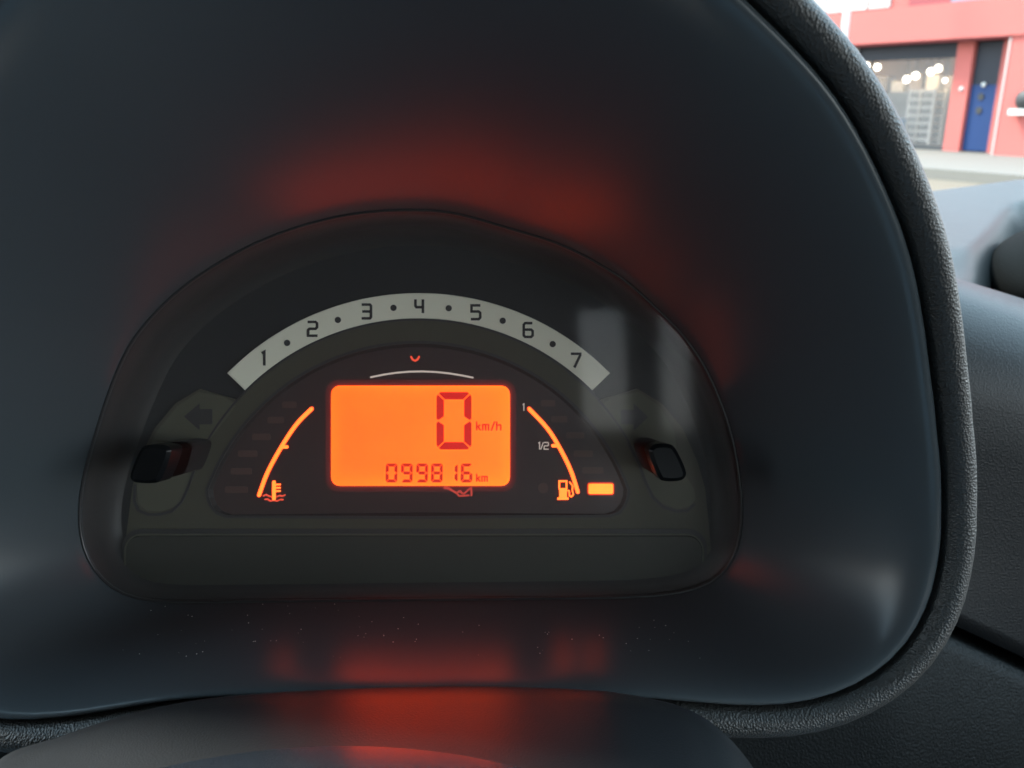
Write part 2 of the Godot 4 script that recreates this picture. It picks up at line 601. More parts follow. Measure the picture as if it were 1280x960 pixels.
# ------------------------------------------------------------------ unseen cabin round the instruments, shaped to steer the light
func build_car_body() -> void:
	var c := Node3D.new()
	c.name = "car_body"
	add_child(c)
	c.set_meta("kind", "structure")
	c.set_meta("label", "unseen car cabin with roof, pillars, doors and seats, shaped to steer the light")
	part(c, "roof_lining", box_mesh(Vector3(-0.52, 0.50, 0.10), Vector3(1.22, 0.54, 2.0)), M.liner)
	for x in [-0.50, 1.16]:
		var st := begin()
		box(st, Vector3(x, -0.85, -0.8), Vector3(x + 0.05, -0.10 if x < 0.0 else -0.06, 0.64))
		box(st, Vector3(x, -0.85, 0.64), Vector3(x + 0.05, -0.10 if x < 0.0 else -0.25, 2.0))  # right rear sill set low to admit more light
		if x < 0.0:
			box(st, Vector3(x, -0.10, 0.20), Vector3(x + 0.05, 0.50, 2.0))  # made-up solid side, blocks light from the left rear
		else:
			box(st, Vector3(x, -0.25, 0.64), Vector3(x + 0.05, 0.50, 0.70))
			box(st, Vector3(x, -0.25, 1.85), Vector3(x + 0.05, 0.50, 2.0))
		part(c, "door", st.commit(), M.door_trim)  # brown picked for the veil it reflects in the lens
	var rear := begin()
	box(rear, Vector3(-0.5, -0.85, 1.96), Vector3(1.2, -0.30, 2.0))
	box(rear, Vector3(-0.5, 0.38, 1.96), Vector3(1.2, 0.50, 2.0))
	box(rear, Vector3(-0.5, -0.30, 1.96), Vector3(-0.05, 0.38, 2.0))
	box(rear, Vector3(0.40, -0.30, 1.96), Vector3(0.50, 0.38, 2.0))
	box(rear, Vector3(0.60, -0.30, 1.96), Vector3(1.2, 0.38, 2.0))
	part(c, "tailgate", rear.commit(), M.seat)  # openings made up for the bright bands reflected in the lens
	part(c, "band_dimmer", box_mesh(Vector3(-0.05, -0.30, 1.97), Vector3(0.60, 0.38, 1.975)), M.dimmer_tint)  # added dark pane, dims the band reflected in the lens
	part(c, "floor", box_mesh(Vector3(-0.5, -0.9, -0.8), Vector3(1.2, -0.85, 2.0)), M.seat)
	for x in [-0.12, 0.76]:
		var s := begin()
		part(c, "seat_cushion", box_mesh(Vector3(x - 0.26, -0.50, 0.22), Vector3(x + 0.26, -0.32, 0.858)), M.lap_reflector if x < 0.0 else M.seat)  # driver's one is an added reflector standing in for a blue-clad lap
		if x > 0.0:      # passenger's backrest made up as folded, to let rear light in
			part(c, "added_backrest", box_mesh(Vector3(x - 0.25, -0.315, 0.35), Vector3(x + 0.25, -0.20, 0.857)), M.seat)
			continue
		else:
			box(s, Vector3(x - 0.25, -0.32, 0.86), Vector3(x + 0.25, 0.20, 1.0))
			box(s, Vector3(x - 0.13, 0.22, 0.90), Vector3(x + 0.13, 0.42, 1.0))
		part(c, "seat", s.commit(), M.seat)
	# windscreen cowl under the glass and bonnet are hidden by the dashboard

func fascia_edge(x: float) -> float:      # height of the fascia's top edge
	return 0.001 - 0.30 * clampf(x - 0.31, -0.06, 0.16)

func dash_y(x: float, z: float) -> float:
	var s := (x - 0.365) * 0.835 + (z + 0.28) * 0.549
	var y := 0.004 + 0.03 * smoothstep(0.42, 0.75, x) * smoothstep(-0.35, -0.75, z)
	y -= 0.10 * smoothstep(-0.03, 0.022, s) * (1.0 - smoothstep(0.050, 0.085, s)) * smoothstep(-0.62, -0.56, z)
	y = lerpf(y, fascia_edge(x) - 0.004, smoothstep(-0.36, -0.26, z) * (1.0 if y > -0.01 else 0.0) * smoothstep(0.02, -0.03, s))
	y -= 0.05 * smoothstep(-0.74, -0.82, z)
	return y

func build_dashboard() -> void:
	var d := thing("dashboard", "black grained car dashboard with pale sky sheen right of the instrument hood", "dashboard")
	var rows := []
	for j in 61:
		var z := lerpf(-0.84, -0.25, j / 60.0)
		var r := PackedVector3Array()
		for i in 121:
			var x := lerpf(-0.49, 0.15, i / 20.0) if i < 20 else lerpf(0.15, 0.75, (i - 20) / 90.0) if i < 110 else lerpf(0.75, 1.15, (i - 110) / 10.0)
			r.append(Vector3(x, dash_y(x, z), z))
		rows.append(r)
	var last := PackedVector3Array()
	for p in rows[60]:
		last.append(p + Vector3(0, -0.012, -0.004))
	rows.append(last)
	part(d, "top_pad", sheet(rows), M.dash)
	var vent := SphereMesh.new()
	vent.radius = 0.05
	vent.height = 0.1
	vent.radial_segments = 40
	vent.rings = 20
	var vb := Basis(Vector3.UP, deg_to_rad(-33.0)).scaled_local(Vector3(1.0, 0.75, 2.4))
	part(d, "air_vent", vent, M.vent, Transform3D(vb, Vector3(0.485, -0.026, -0.41)))
	# fascia below the top pad
	var prof := [Vector2(-0.27, 0.0), Vector2(-0.250, -0.004), Vector2(-0.230, -0.0125), Vector2(-0.211, -0.028), Vector2(-0.197, -0.050), Vector2(-0.189, -0.078), Vector2(-0.186, -0.11), Vector2(-0.180, -0.16), Vector2(-0.166, -0.225), Vector2(-0.162, -0.236), Vector2(-0.20, -0.250), Vector2(-0.24, -0.262)]
	var prof2 := [Vector2(-0.24, -0.260), Vector2(-0.20, -0.250), Vector2(-0.168, -0.2455), Vector2(-0.160, -0.247), Vector2(-0.152, -0.256), Vector2(-0.12, -0.32), Vector2(-0.08, -0.40), Vector2(-0.02, -0.55), Vector2(0.0, -0.62)]
	for k in 2:
		rows = []
		var src: Array = prof if k == 0 else prof2
		for j in src.size():
			var r := PackedVector3Array()
			for i in 121:
				var x := lerpf(-0.49, 1.15, i / 120.0)
				var y: float = src[j].y
				y += fascia_edge(x) * (1.0 - smoothstep(0.0, 0.2, -y))
				y -= 0.5 * clampf(x - 0.32, -0.06, 0.2) * smoothstep(0.10, 0.22, -y)
				r.append(Vector3(x, y, src[j].x))
			rows.append(r)
		part(d, "fascia" if k == 0 else "lower_panel", sheet(rows), M.fascia if k == 0 else M.lower)

# ------------------------------------------------------------------ instrument hood
var win_out: PackedVector2Array
var mouth_out: PackedVector2Array
const NP := 180

func outlines() -> void:
	var w := [Vector2(-42.1, 76.6), Vector2(-24.9, 75.2), Vector2(-1.1, 68.7), Vector2(23.3, 61.1), Vector2(47.9, 47.9), Vector2(60.2, 37.7), Vector2(72.9, 26.1), Vector2(84.4, 12.2), Vector2(96.0, -10.9), Vector2(102.6, -32.9), Vector2(106.4, -57.1), Vector2(105.6, -74.3), Vector2(99.5, -88.2), Vector2(86.8, -96.3), Vector2(63.1, -99.6), Vector2(29.9, -100.4), Vector2(-44.9, -101.2), Vector2(-127.1, -102.1), Vector2(-172.0, -102.1), Vector2(-184.8, -97.8), Vector2(-195.3, -86.7), Vector2(-199.9, -73.3), Vector2(-200.0, -58.9), Vector2(-196.7, -42.1), Vector2(-192.2, -29.2), Vector2(-184.2, -7.6), Vector2(-173.5, 15.2), Vector2(-163.3, 28.2), Vector2(-150.5, 40.2), Vector2(-135.0, 51.0), Vector2(-112.6, 62.8), Vector2(-88.3, 71.1), Vector2(-65.0, 75.6)]
	var r := [Vector2(-15.0, 144.7), Vector2(10.0, 137.9), Vector2(36.0, 126.0), Vector2(62.5, 107.2), Vector2(72.6, 100.9), Vector2(83.2, 93.1), Vector2(95.4, 83.8), Vector2(104.2, 74.1), Vector2(115.5, 59.8), Vector2(127.9, 42.1), Vector2(136.5, 24.1), Vector2(145.3, 0.8), Vector2(152.5, -20.1), Vector2(158.5, -47.3), Vector2(159.2, -70.3), Vector2(155.6, -87.1), Vector2(147.5, -101.7), Vector2(135.5, -111.4), Vector2(122.0, -118.1), Vector2(105.4, -122.0), Vector2(87.4, -121.7), Vector2(73.8, -119.6), Vector2(57.2, -117.8), Vector2(30.1, -116.9), Vector2(-8.0, -116.4)]
	var m := [Vector2(CX, 147.6)]
	m.append_array(r)
	m.append(Vector2(CX, -116.6))
	for i in r.size():
		var p: Vector2 = r[r.size() - 1 - i]
		# the driver's side dips a little lower and its shoulder sits a little further in
		m.append(Vector2(2.0 * CX - p.x + 9.0 * smoothstep(20.0, 95.0, p.y) * smoothstep(0.0, 60.0, p.x - CX), p.y - (6.0 * smoothstep(60.0, 140.0, p.x - CX) if p.y < -90.0 else 0.0)))
	win_out = eased(polar(w, Vector2(CX, -20), NP), 3)
	mouth_out = eased(polar(m, Vector2(CX, -20), NP), 7)

var mouth_depth := [Vector2(-140.0, 65.6), Vector2(-111.4, 65.7), Vector2(-101.7, 65.9), Vector2(-87.1, 66.5), Vector2(-70.3, 67.8), Vector2(-47.3, 71.7), Vector2(-20.1, 80.5), Vector2(0.8, 90.1), Vector2(24.1, 102.5), Vector2(42.1, 112.8), Vector2(59.8, 123.1), Vector2(74.1, 131.6), Vector2(83.8, 137.4), Vector2(93.1, 142.9), Vector2(100.9, 147.6), Vector2(107.2, 151.4), Vector2(147.6, 175.4)]      # how far the hood reaches towards the driver, by height

func mouth3(p: Vector2) -> Vector3:
	var z: float = mouth_depth[0].y
	for i in mouth_depth.size() - 1:
		var a: Vector2 = mouth_depth[i]
		var b: Vector2 = mouth_depth[i + 1]
		if p.y >= a.x:
			z = lerpf(a.y, b.y, clampf((p.y - a.x) / maxf(b.x - a.x, 0.01), 0.0, 1.0))
	return Vector3(p.x, p.y, z)

func eased(o: PackedVector2Array, times: int) -> PackedVector2Array:
	for t in times:
		var q := o.duplicate()
		for i in o.size():
			q[i] = (o[(i + o.size() - 1) % o.size()] + 2.0 * o[i] + o[(i + 1) % o.size()]) * 0.25
		o = q
	return o

func wpt(p: Vector2) -> Vector3:
	return Vector3(p.x, p.y, 0.14 * p.y)

func build_hood() -> void:
	outlines()
	var h := thing("instrument_hood", "black plastic hood round the instrument cluster with grained padded rim", "instrument hood", B)
	var nm := normals2(mouth_out)
	var nw := normals2(win_out)
	var prof := []
	var ring := []
	for i in NP:
		var w := wpt(win_out[i])
		var m := mouth3(mouth_out[i])
		var tau := (mouth3(mouth_out[(i + 3) % NP]) - mouth3(mouth_out[(i + NP - 3) % NP])).normalized()
		var a := Vector3(0, -0.15, 0.99)
		a = (a - tau * a.dot(tau)).normalized()
		var n := tau.cross(a)
		if n.x * nm[i].x + n.y * nm[i].y < 0.0:
			n = -n
		var t := (m - w).normalized()
		var fl: float = clampf((m - w).length() * 0.24, 18.0, 34.0)
		var pa := m - t * fl
		var pb := m + n * 4.0 - a * 6.5
		var pc := m + t * 2.5
		var col := [w + Vector3(nw[i].x, nw[i].y, 0) * -0.5 + Vector3(0, 0, -2.5), w + Vector3(0, 0, -1.0), w + t * 1.0]
		for k in [0.08, 0.17, 0.26, 0.36, 0.46, 0.56, 0.66, 0.76, 0.86, 0.94]:
			col.append(w.lerp(pa, k))
		for k in 9:
			var s := k / 8.0
			col.append(pa.lerp(pc, s).lerp(pc.lerp(pb, s), s))
		col.append(m + n * 4.6 - a * 10.0)
		col.append(m + n * 5.0 - a * 16.0)
		prof.append(col)
		var c := m + n * 11.0 - a * 9.0
		var rc := [m + n * 5.1 - a * 16.2]
		for k in 17:
			var th := deg_to_rad(lerpf(200.0, -25.0, k / 16.0))
			rc.append(c + n * 6.2 * cos(th) + a * 9.0 * sin(th))
		var e: Vector3 = rc[rc.size() - 1]
		rc.append(e + Vector3(0, 0, -4) + n * 0.5)
		rc.append(Vector3(e.x, e.y, minf(e.z - 30.0, 20.0)))
		rc.append(Vector3(e.x, e.y, -110.0))
		rc.append(Vector3(e.x, e.y, -190.0))
		ring.append(rc)
	part(h, "shroud", sheet(transposed(prof), true, true), M.shroud)
	part(h, "padded_rim", sheet(transposed(ring), true, true), M.rim)

func transposed(cols: Array) -> Array:
	var rows := []
	for k in cols[0].size():
		var r := PackedVector3Array()
		for c in cols:
			r.append(c[k] * 0.001)
		rows.append(r)
	return rows

# ------------------------------------------------------------------ instrument cluster
func build_cluster() -> void:
	var c := thing("instrument_cluster", "digital instrument cluster with orange screen under a half-round tachometer scale", "instrument cluster", B)
	var F := FACE
	# recess walls, face plate, lens
	var nw := normals2(win_out)
	var cols := []
	var back := PackedVector2Array()
	for i in NP:
		var w := wpt(win_out[i])
		var n := Vector3(nw[i].x, nw[i].y, 0)
		var b: Vector3 = w - n * 6.0
		b.z = FACE * 1000.0
		back.append(Vector2(b.x, b.y) * 0.001)
		cols.append([w + Vector3(0, 0, -1.2) + n * 0.6, w - n * 1.5 + Vector3(0, 0, -4), w.lerp(b, 0.5), b - n * -0.3 + Vector3(0, 0, 2.0), b - n * 3.0])
	part(c, "recess_wall", sheet(transposed(cols), true, false), M.wall)
	var tube := []
	for i in NP:
		var w := wpt(win_out[i])
		var n := Vector3(nw[i].x, nw[i].y, 0)
		var tc := []
		for k in 9:
			var th := TAU * k / 8.0
			tc.append(w + n * (0.75 * cos(th) - 0.3) + Vector3(0, 0, 0.8 * sin(th) - 0.6))
		tube.append(tc)
	part(c, "lens_rim", sheet(transposed(tube), true, true), M.lens_rim)
	part(c, "face_plate", slab_mesh(back, F - 0.004, F - 0.0004), M.face)
	var st := begin()
	# trim: grey-green plate in two halves round the display
	var cu := 523.0
	var cv := 702.0
	st = begin()
	for side in [-1, 1]:
		var poly := PackedVector2Array()
		var q := []
		if side < 0:
			q = [[523, 738], [185, 738], [168, 730], [160, 712], [158, 690], [163, 650], [168, 610], [176, 575], [196, 535], [222, 504], [252, 486], [278, 494]]
		else:
			q = [[523, 738], [858, 738], [876, 730], [886, 712], [888, 690], [884, 650], [880, 610], [870, 575], [852, 535], [826, 504], [796, 486], [768, 494]]
		for p in q:
			poly.append(U(p[0], p[1]))
		# along the outer seam (R 302) to the top
		var o := arc(cu, cv, 302.0, 138.0, 90.0, 20)
		var inn := arc(cu, 707.0, 279.0, 90.0, 160.0, 28)
		if side > 0:
			o = arc(cu, cv, 302.0, 42.0, 90.0, 20)
			inn = arc(cu, 707.0, 279.0, 90.0, 20.0, 28)
		poly.append_array(o)
		poly.append_array(inn)
		var low := [[262, 622], [266, 632], [273, 640], [285, 645], [523, 646]] if side < 0 else [[784, 622], [780, 632], [773, 640], [761, 644], [523, 646]]
		for p in low:
			poly.append(U(p[0], p[1]))
		slab(st, poly, F, F + 0.0025)
	part(c, "trim_panel", st.commit(), M.trim)
	# display dome (smoked panel) and its bezel wall
	var dome := arc(cu, 707.0, 279.0, 20.0, 160.0, 56)
	for p in [[262, 622], [266, 632], [273, 640], [285, 645], [523, 646], [761, 644], [773, 640], [780, 632], [784, 622]]:
		dome.append(U(p[0], p[1]))
	part(c, "display_panel", slab_mesh(dome, F, F + 0.0004), M.dome)
	# slanted glossy bezel just inside the dome edge
	st = begin()
	var nd := dome.size()
	for i in nd:
		var p0 := dome[i]
		var p1 := dome[(i + 1) % nd]
		var mid := U(523, 570)
		var q0 := p0.lerp(mid, 6.0 * DU / p0.distance_to(mid))
		var q1 := p1.lerp(mid, 6.0 * DU / p1.distance_to(mid))
		var hint := v3(mid - p0, 0.0).normalized() + Vector3.BACK
		quad(st, v3(p0, F + 0.0027), v3(p1, F + 0.0027), v3(q1, F + 0.0006), v3(q0, F + 0.0006), hint)
		quad(st, v3(q0, F + 0.0003), v3(q1, F + 0.0003), v3(q1, F + 0.0006), v3(q0, F + 0.0006), v3(mid - p0, 0.0))
	part(c, "display_bezel", st.commit(), M.bezel)
	st = begin()
	var rim_line := dome.duplicate()
	rim_line.append(dome[0])
	stroke(st, rim_line, 3.4 * DU, F + 0.0022, F + 0.0029)
	part(c, "display_outline", st.commit(), M.seam)
	# seams
	st = begin()
	stroke(st, arc(cu, cv, 302.0, 30.0, 150.0, 60), 2.6 * DU, F + 0.002, F + 0.0028)
	part(c, "seam", st.commit(), M.seam)
	st = begin()
	stroke(st, UU([262, 552, 247, 582, 238, 608, 230, 626, 218, 638, 203, 642, 188, 642, 176, 637, 171, 626, 172, 606]), 3.4 * DU, F + 0.002, F + 0.003)
	part(c, "seam", st.commit(), M.seam)
	st = begin()
	stroke(st, UU([784, 552, 798, 580, 806, 602, 815, 621, 828, 633, 844, 638, 858, 637, 866, 630]), 3.4 * DU, F + 0.002, F + 0.003)
	part(c, "seam", st.commit(), M.seam)
	# dark gap below the tachometer ends
	# lower tray
	part(c, "tray_painted_shadow", slab_mesh(rounded(156, 660, 882, 740, 23), F + 0.0025, F + 0.0031), M.seam)  # black slab painted in as the shadow round the tray edge
	var ridge := rounded(160.5, 666.5, 877, 735.5, 20)
	ridge.append(ridge[0])
	st = begin()
	stroke(st, ridge, 1.6 * DU, F + 0.0031, F + 0.0041)
	part(c, "tray_highlight_line", st.commit(), M.side)  # raised line in a lighter colour, painted as the rim highlight
	part(c, "lower_tray", slab_mesh(rounded(161, 668, 876, 734, 19), F + 0.0031, F + 0.0038, 0.0004), M.trim_dark)
	part(c, "ledge", slab_mesh(UU([150, 741, 150, 752, 890, 750, 890, 739]), F, F + 0.010, 0.001), M.wall)
	build_tacho(c, F)
	build_screen(c, F)
	build_gauges(c, F)
	# lighter tell-tale panels with unlit turn arrows
	var lp := [250, 490, 283, 496, 297, 507, 262, 552, 246, 588, 236, 616, 222, 632, 205, 638, 186, 637, 176, 628, 174, 606, 181, 578, 199, 538, 224, 508]
	var rp := [866, 610, 846, 578, 842, 540, 824, 508, 797, 490, 765, 496, 750, 507, 785, 552, 800, 588, 811, 612, 826, 628, 845, 635, 860, 632, 868, 624]
	part(c, "indicator_panel", slab_mesh(UU(lp), F + 0.0025, F + 0.0027), M.side)
	part(c, "indicator_panel", slab_mesh(UU(rp), F + 0.0025, F + 0.0027), M.side)
	part(c, "indicator_arrow", slab_mesh(UU([268, 511, 268, 530, 252, 530, 252, 537, 233, 520.5, 252, 504, 252, 511]), F + 0.0027, F + 0.0030), M.ink)
	part(c, "indicator_arrow", slab_mesh(UU([775, 512, 775, 530, 791, 530, 791, 538, 809, 521, 791, 504, 791, 512]), F + 0.0027, F + 0.0030), M.ink)
	# reset buttons
	button(c, [Vector2(-148.5, -26.0), Vector2(-155.0, -26.0), Vector2(-158.4, -28.2), Vector2(-162.6, -38.0), Vector2(-161.8, -41.3), Vector2(-158.6, -42.2), Vector2(-152.8, -42.2), Vector2(-149.6, -40.4), Vector2(-145.6, -30.2), Vector2(-146.0, -27.2)])
	button(c, [Vector2(61.6, -25.6), Vector2(66.6, -25.6), Vector2(69.8, -27.6), Vector2(74.0, -36.6), Vector2(73.6, -40.0), Vector2(70.6, -41.4), Vector2(65.2, -41.4), Vector2(62.4, -39.6), Vector2(58.6, -30.0), Vector2(59.2, -27.0)])
	# clear window over the dials
	var rings := []
	for k in 9:
		var q := k / 8.0
		var ring := PackedVector3Array()
		for i in NP:
			var p := wpt(win_out[i])
			p = Vector3(CX, -20.0, -2.8).lerp(p, lerpf(0.001, 1.0, q))
			p.z += -1.8 + 2.2 * (1.0 - q * q)
			ring.append(p * 0.001)
		rings.append(ring)
	var lens_mesh := sheet(rings, true, false)
	part(c, "clear_lens", lens_mesh, M.lens)

func button(c: Node3D, pts: Array) -> void:
	var sm := smooth_closed(pts, 4)
	var poly := PackedVector2Array()
	for p in sm:
		poly.append(p * 0.001)
	var st := begin()
	slab(st, poly, 0.009, 0.023, 0.0016)
	var b := part(c, "reset_button", st.commit(), M.gloss)
	var ctr := Vector2.ZERO
	for p in poly:
		ctr += p / poly.size()
	var stem := PackedVector2Array()
	for p in poly:
		stem.append(ctr + (p - ctr) * 0.93)
	part(b, "stem", slab_mesh(stem, FACE, 0.010), M.stem)

func glyph(ch: String) -> Array:      # strokes on a 10 wide, 14 high cell, v down
	match ch:
		"1": return [[3, 1.5, 5.5, 0, 5.5, 14]]
		"2": return [[0, 0, 8, 0, 9.5, 1.5, 9.5, 5.5, 8, 7, 1.8, 7, 0.5, 8.4, 0.5, 14, 10, 14]]
		"3": return [[0, 0, 8.4, 0, 9.5, 1.4, 9.5, 12.6, 8.4, 14, 0, 14], [0.6, 7, 9.5, 7]]
		"4": return [[0.6, 0, 0.6, 6.6, 1.6, 8, 9.4, 8], [8.2, 0, 8.2, 14]]
		"5": return [[9.6, 0, 0.6, 0, 0.6, 6.2, 8, 6.2, 9.5, 7.6, 9.5, 12.4, 8, 14, 0, 14]]
		"6": return [[9.2, 0, 2, 0, 0.5, 1.6, 0.5, 12.5, 2, 14, 8, 14, 9.5, 12.5, 9.5, 8, 8, 6.6, 0.5, 6.6]]
		"7": return [[0, 0, 9.5, 0, 9.5, 1.5, 3.6, 14]]
		"k": return [[0, 0, 0, 14], [0, 9.5, 5.6, 5], [2.2, 8.2, 6, 14]]
		"m": return [[0, 14, 0, 5, 4.4, 5, 4.4, 14], [4.4, 5, 8.8, 5, 8.8, 14]]
		"h": return [[0, 0, 0, 14], [0, 6, 5.5, 5.2, 6.2, 6.4, 6.2, 14]]
		"/": return [[0, 14.5, 5.5, 0]]
	return []

func write(st: SurfaceTool, ch: String, u: float, v: float, k: float, width: float, z0: float, z1: float, turn := 0.0) -> void:
	for s in glyph(ch):
		var line := PackedVector2Array()
		for i in range(0, s.size(), 2):
			var q := Vector2(s[i] * k, s[i + 1] * k).rotated(turn)
			line.append(U(u + q.x, v + q.y))
		stroke(st, line, width * DU, z0, z1, false)

func build_tacho(c: Node3D, F: float) -> void:
	var band := arc(524.0, 701.0, 334.0, 44.6, 135.4, 60)
	var inn := arc(524.0, 703.5, 305.0, 135.0, 45.0, 60)
	band.append_array(inn)
	var b := part(c, "tachometer_scale", slab_mesh(band, F, F + 0.0030, 0.0003), M.band)
	var at := [[326, 440], [386.5, 403], [453.5, 381.5], [519.5, 375], [589, 382.5], [654, 404.5], [713, 442.5]]
	for k in 7:
		var st := begin()
		write(st, str(k + 1), at[k][0], at[k][1], 1.22, 3.2, F + 0.0030, F + 0.0033)
		part(b, "numeral", st.commit(), M.ink)
	for d in [[361, 429], [424, 400.5], [493, 385.5], [561.5, 386], [628.5, 401.5], [690.5, 430.5]]:
		var poly := arc(d[0], d[1], 3.9, 0, 345, 23)
		part(b, "dot", slab_mesh(poly, F + 0.0030, F + 0.0033), M.ink)
	# dark edge under the scale
	var st2 := begin()
	stroke(st2, arc(524.0, 703.5, 303.5, 44.0, 136.0, 60), 3.0 * DU, F, F + 0.0029, false)
	part(c, "scale_edge", st2.commit(), M.seam)

func seg(st: SurfaceTool, pts: Array, z0: float, z1: float) -> void:
	slab(st, UU(pts), z0, z1)

func digit(n: int, u: float, v: float, w: float, h: float, t: float, slant: float, z0: float, z1: float) -> ArrayMesh:
	var on: Array = [[1, 1, 1, 1, 1, 1, 0], [0, 1, 1, 0, 0, 0, 0], [1, 1, 0, 1, 1, 0, 1], [1, 1, 1, 1, 0, 0, 1], [0, 1, 1, 0, 0, 1, 1], [1, 0, 1, 1, 0, 1, 1], [1, 0, 1, 1, 1, 1, 1], [1, 1, 1, 0, 0, 0, 0], [1, 1, 1, 1, 1, 1, 1], [1, 1, 1, 1, 0, 1, 1]][n]
	var g := t * 0.10      # gap between segments
	var m := h * 0.5
	var ht := t * 0.5
	var shapes := [
		[[t * 0.45 + g, 0], [w - t * 0.45 - g, 0], [w - t * 0.2 - g, t * 0.2], [w - t - g, t], [t + g, t], [t * 0.2 + g, t * 0.2]],
		[[w - t * 0.15, t * 0.22 + g], [w, t * 0.55 + g], [w, m - g - ht * 0.35], [w - ht * 0.5, m - g * 0.8], [w - t, m - g - ht], [w - t, t + g]],
		[[w - t * 0.15, h - t * 0.22 - g], [w, h - t * 0.55 - g], [w, m + g + ht * 0.35], [w - ht * 0.5, m + g * 0.8], [w - t, m + g + ht], [w - t, h - t - g]],
		[[t * 0.45 + g, h], [w - t * 0.45 - g, h], [w - t * 0.2 - g, h - t * 0.2], [w - t - g, h - t], [t + g, h - t], [t * 0.2 + g, h - t * 0.2]],
		[[t * 0.15, h - t * 0.22 - g], [0, h - t * 0.55 - g], [0, m + g + ht * 0.35], [ht * 0.5, m + g * 0.8], [t, m + g + ht], [t, h - t - g]],
		[[t * 0.15, t * 0.22 + g], [0, t * 0.55 + g], [0, m - g - ht * 0.35], [ht * 0.5, m - g * 0.8], [t, m - g - ht], [t, t + g]],
		[[t * 0.6 + g, m], [t + g, m - ht], [w - t - g, m - ht], [w - t * 0.6 - g, m], [w - t - g, m + ht], [t + g, m + ht]],
	]
	var st := begin()
	for k in 7:
		if on[k] == 1:
			var poly := PackedVector2Array()
			for p in shapes[k]:
				poly.append(U(u + p[0] + slant * (h - p[1]), v + p[1]))
			slab(st, poly, z0, z1)
	return st.commit()

func build_screen(c: Node3D, F: float) -> void:
	var z := F + 0.0014
	var s := part(c, "lcd_screen", slab_mesh(rounded(414.5, 482.0, 637.5, 607.0, 11), F + 0.0004, z, 0.0002), M.lcd)
	var top := z + 0.0002
	part(s, "painted_screen_halo", slab_mesh(rounded(411.5, 479.0, 640.5, 610.0, 13), F + 0.0004, F + 0.00062), M.screen_halo_near)  # glowing slabs painted as the red bloom round the screen
	part(s, "painted_screen_halo", slab_mesh(rounded(407.0, 474.5, 645.0, 614.5, 17), F + 0.0004, F + 0.0005), M.screen_halo)
	part(s, "speed_digit", digit(0, 546, 490, 43.5, 71.5, 9.2, 0.0, z, top), M.lcd_ink)
	var xs := [482.5, 501.5, 520.5, 539.0, 557.5, 576.0]
	var num := [0, 9, 9, 8, 1, 6]
	for k in 6:
		part(s, "odometer_digit", digit(num[k], xs[k], 579.0, 14.5, 23.5, 3.7, 0.02, z, top), M.lcd_ink)
	var st := begin()
	var u := 596.0
	for ch in ["k", "m", "/", "h"]:
		write(st, ch, u, 526.5, 0.82, 1.9, z, top)
		u += {"k": 7.6, "m": 10.4, "/": 7.0, "h": 0.0}[ch]
	part(s, "speed_unit", st.commit(), M.lcd_ink)
	st = begin()
	write(st, "k", 596.0, 591.5, 0.74, 1.9, z, top)
	write(st, "m", 602.6, 591.5, 0.74, 1.8, z, top)
	part(s, "distance_unit", st.commit(), M.lcd_ink)
	# its light, of the same size, just in front of the glowing face
	var al := AreaLight3D.new()
	al.name = "lcd_glow"
	al.area_size = Vector2(223 * DU, 125 * DU)
	al.light_energy = 0.00006
	al.light_color = Color(1.0, 0.25, 0.06)
	al.area_range = 3.0
	al.shadow_enabled = true
	var mid := U(526, 544.5)
	al.transform = Transform3D(Basis(Vector3.UP, PI), Vector3(mid.x, mid.y, z + 0.0006))
	c.add_child(al)
	# pale line and tell-tale above the screen
	st = begin()
	stroke(st, UU([464, 471.5, 478, 468.6, 495, 466.0, 512, 464.6, 528, 464.3, 545, 465.0, 562, 466.8, 577, 469.2, 591, 472.0]), 2.2 * DU, F + 0.0004, F + 0.0007)
	part(c, "pale_arc_light", st.commit(), M.white_line)
	st = begin()
	stroke(st, UU([514, 446, 516, 449.5, 519, 451, 522, 449.5, 524, 446]), 2.4 * DU, F + 0.0004, F + 0.0007)
	part(c, "small_warning_light", st.commit(), M.red)
	# oil can below the screen
	st = begin()
	stroke(st, UU([556, 609.5, 561, 610]), 3.4 * DU, F + 0.0004, F + 0.0007)
	stroke(st, UU([561, 610.5, 571, 616, 575, 613.5, 578, 616.5]), 2.6 * DU, F + 0.0004, F + 0.0007)
	stroke(st, UU([571, 616, 574, 620, 586, 619]), 2.0 * DU, F + 0.0004, F + 0.0007)
	stroke(st, UU([580, 617, 585, 612.5, 589, 609.5, 589.5, 619]), 2.2 * DU, F + 0.0004, F + 0.0007)
	part(c, "oil_warning_light", st.commit(), M.red_dim)

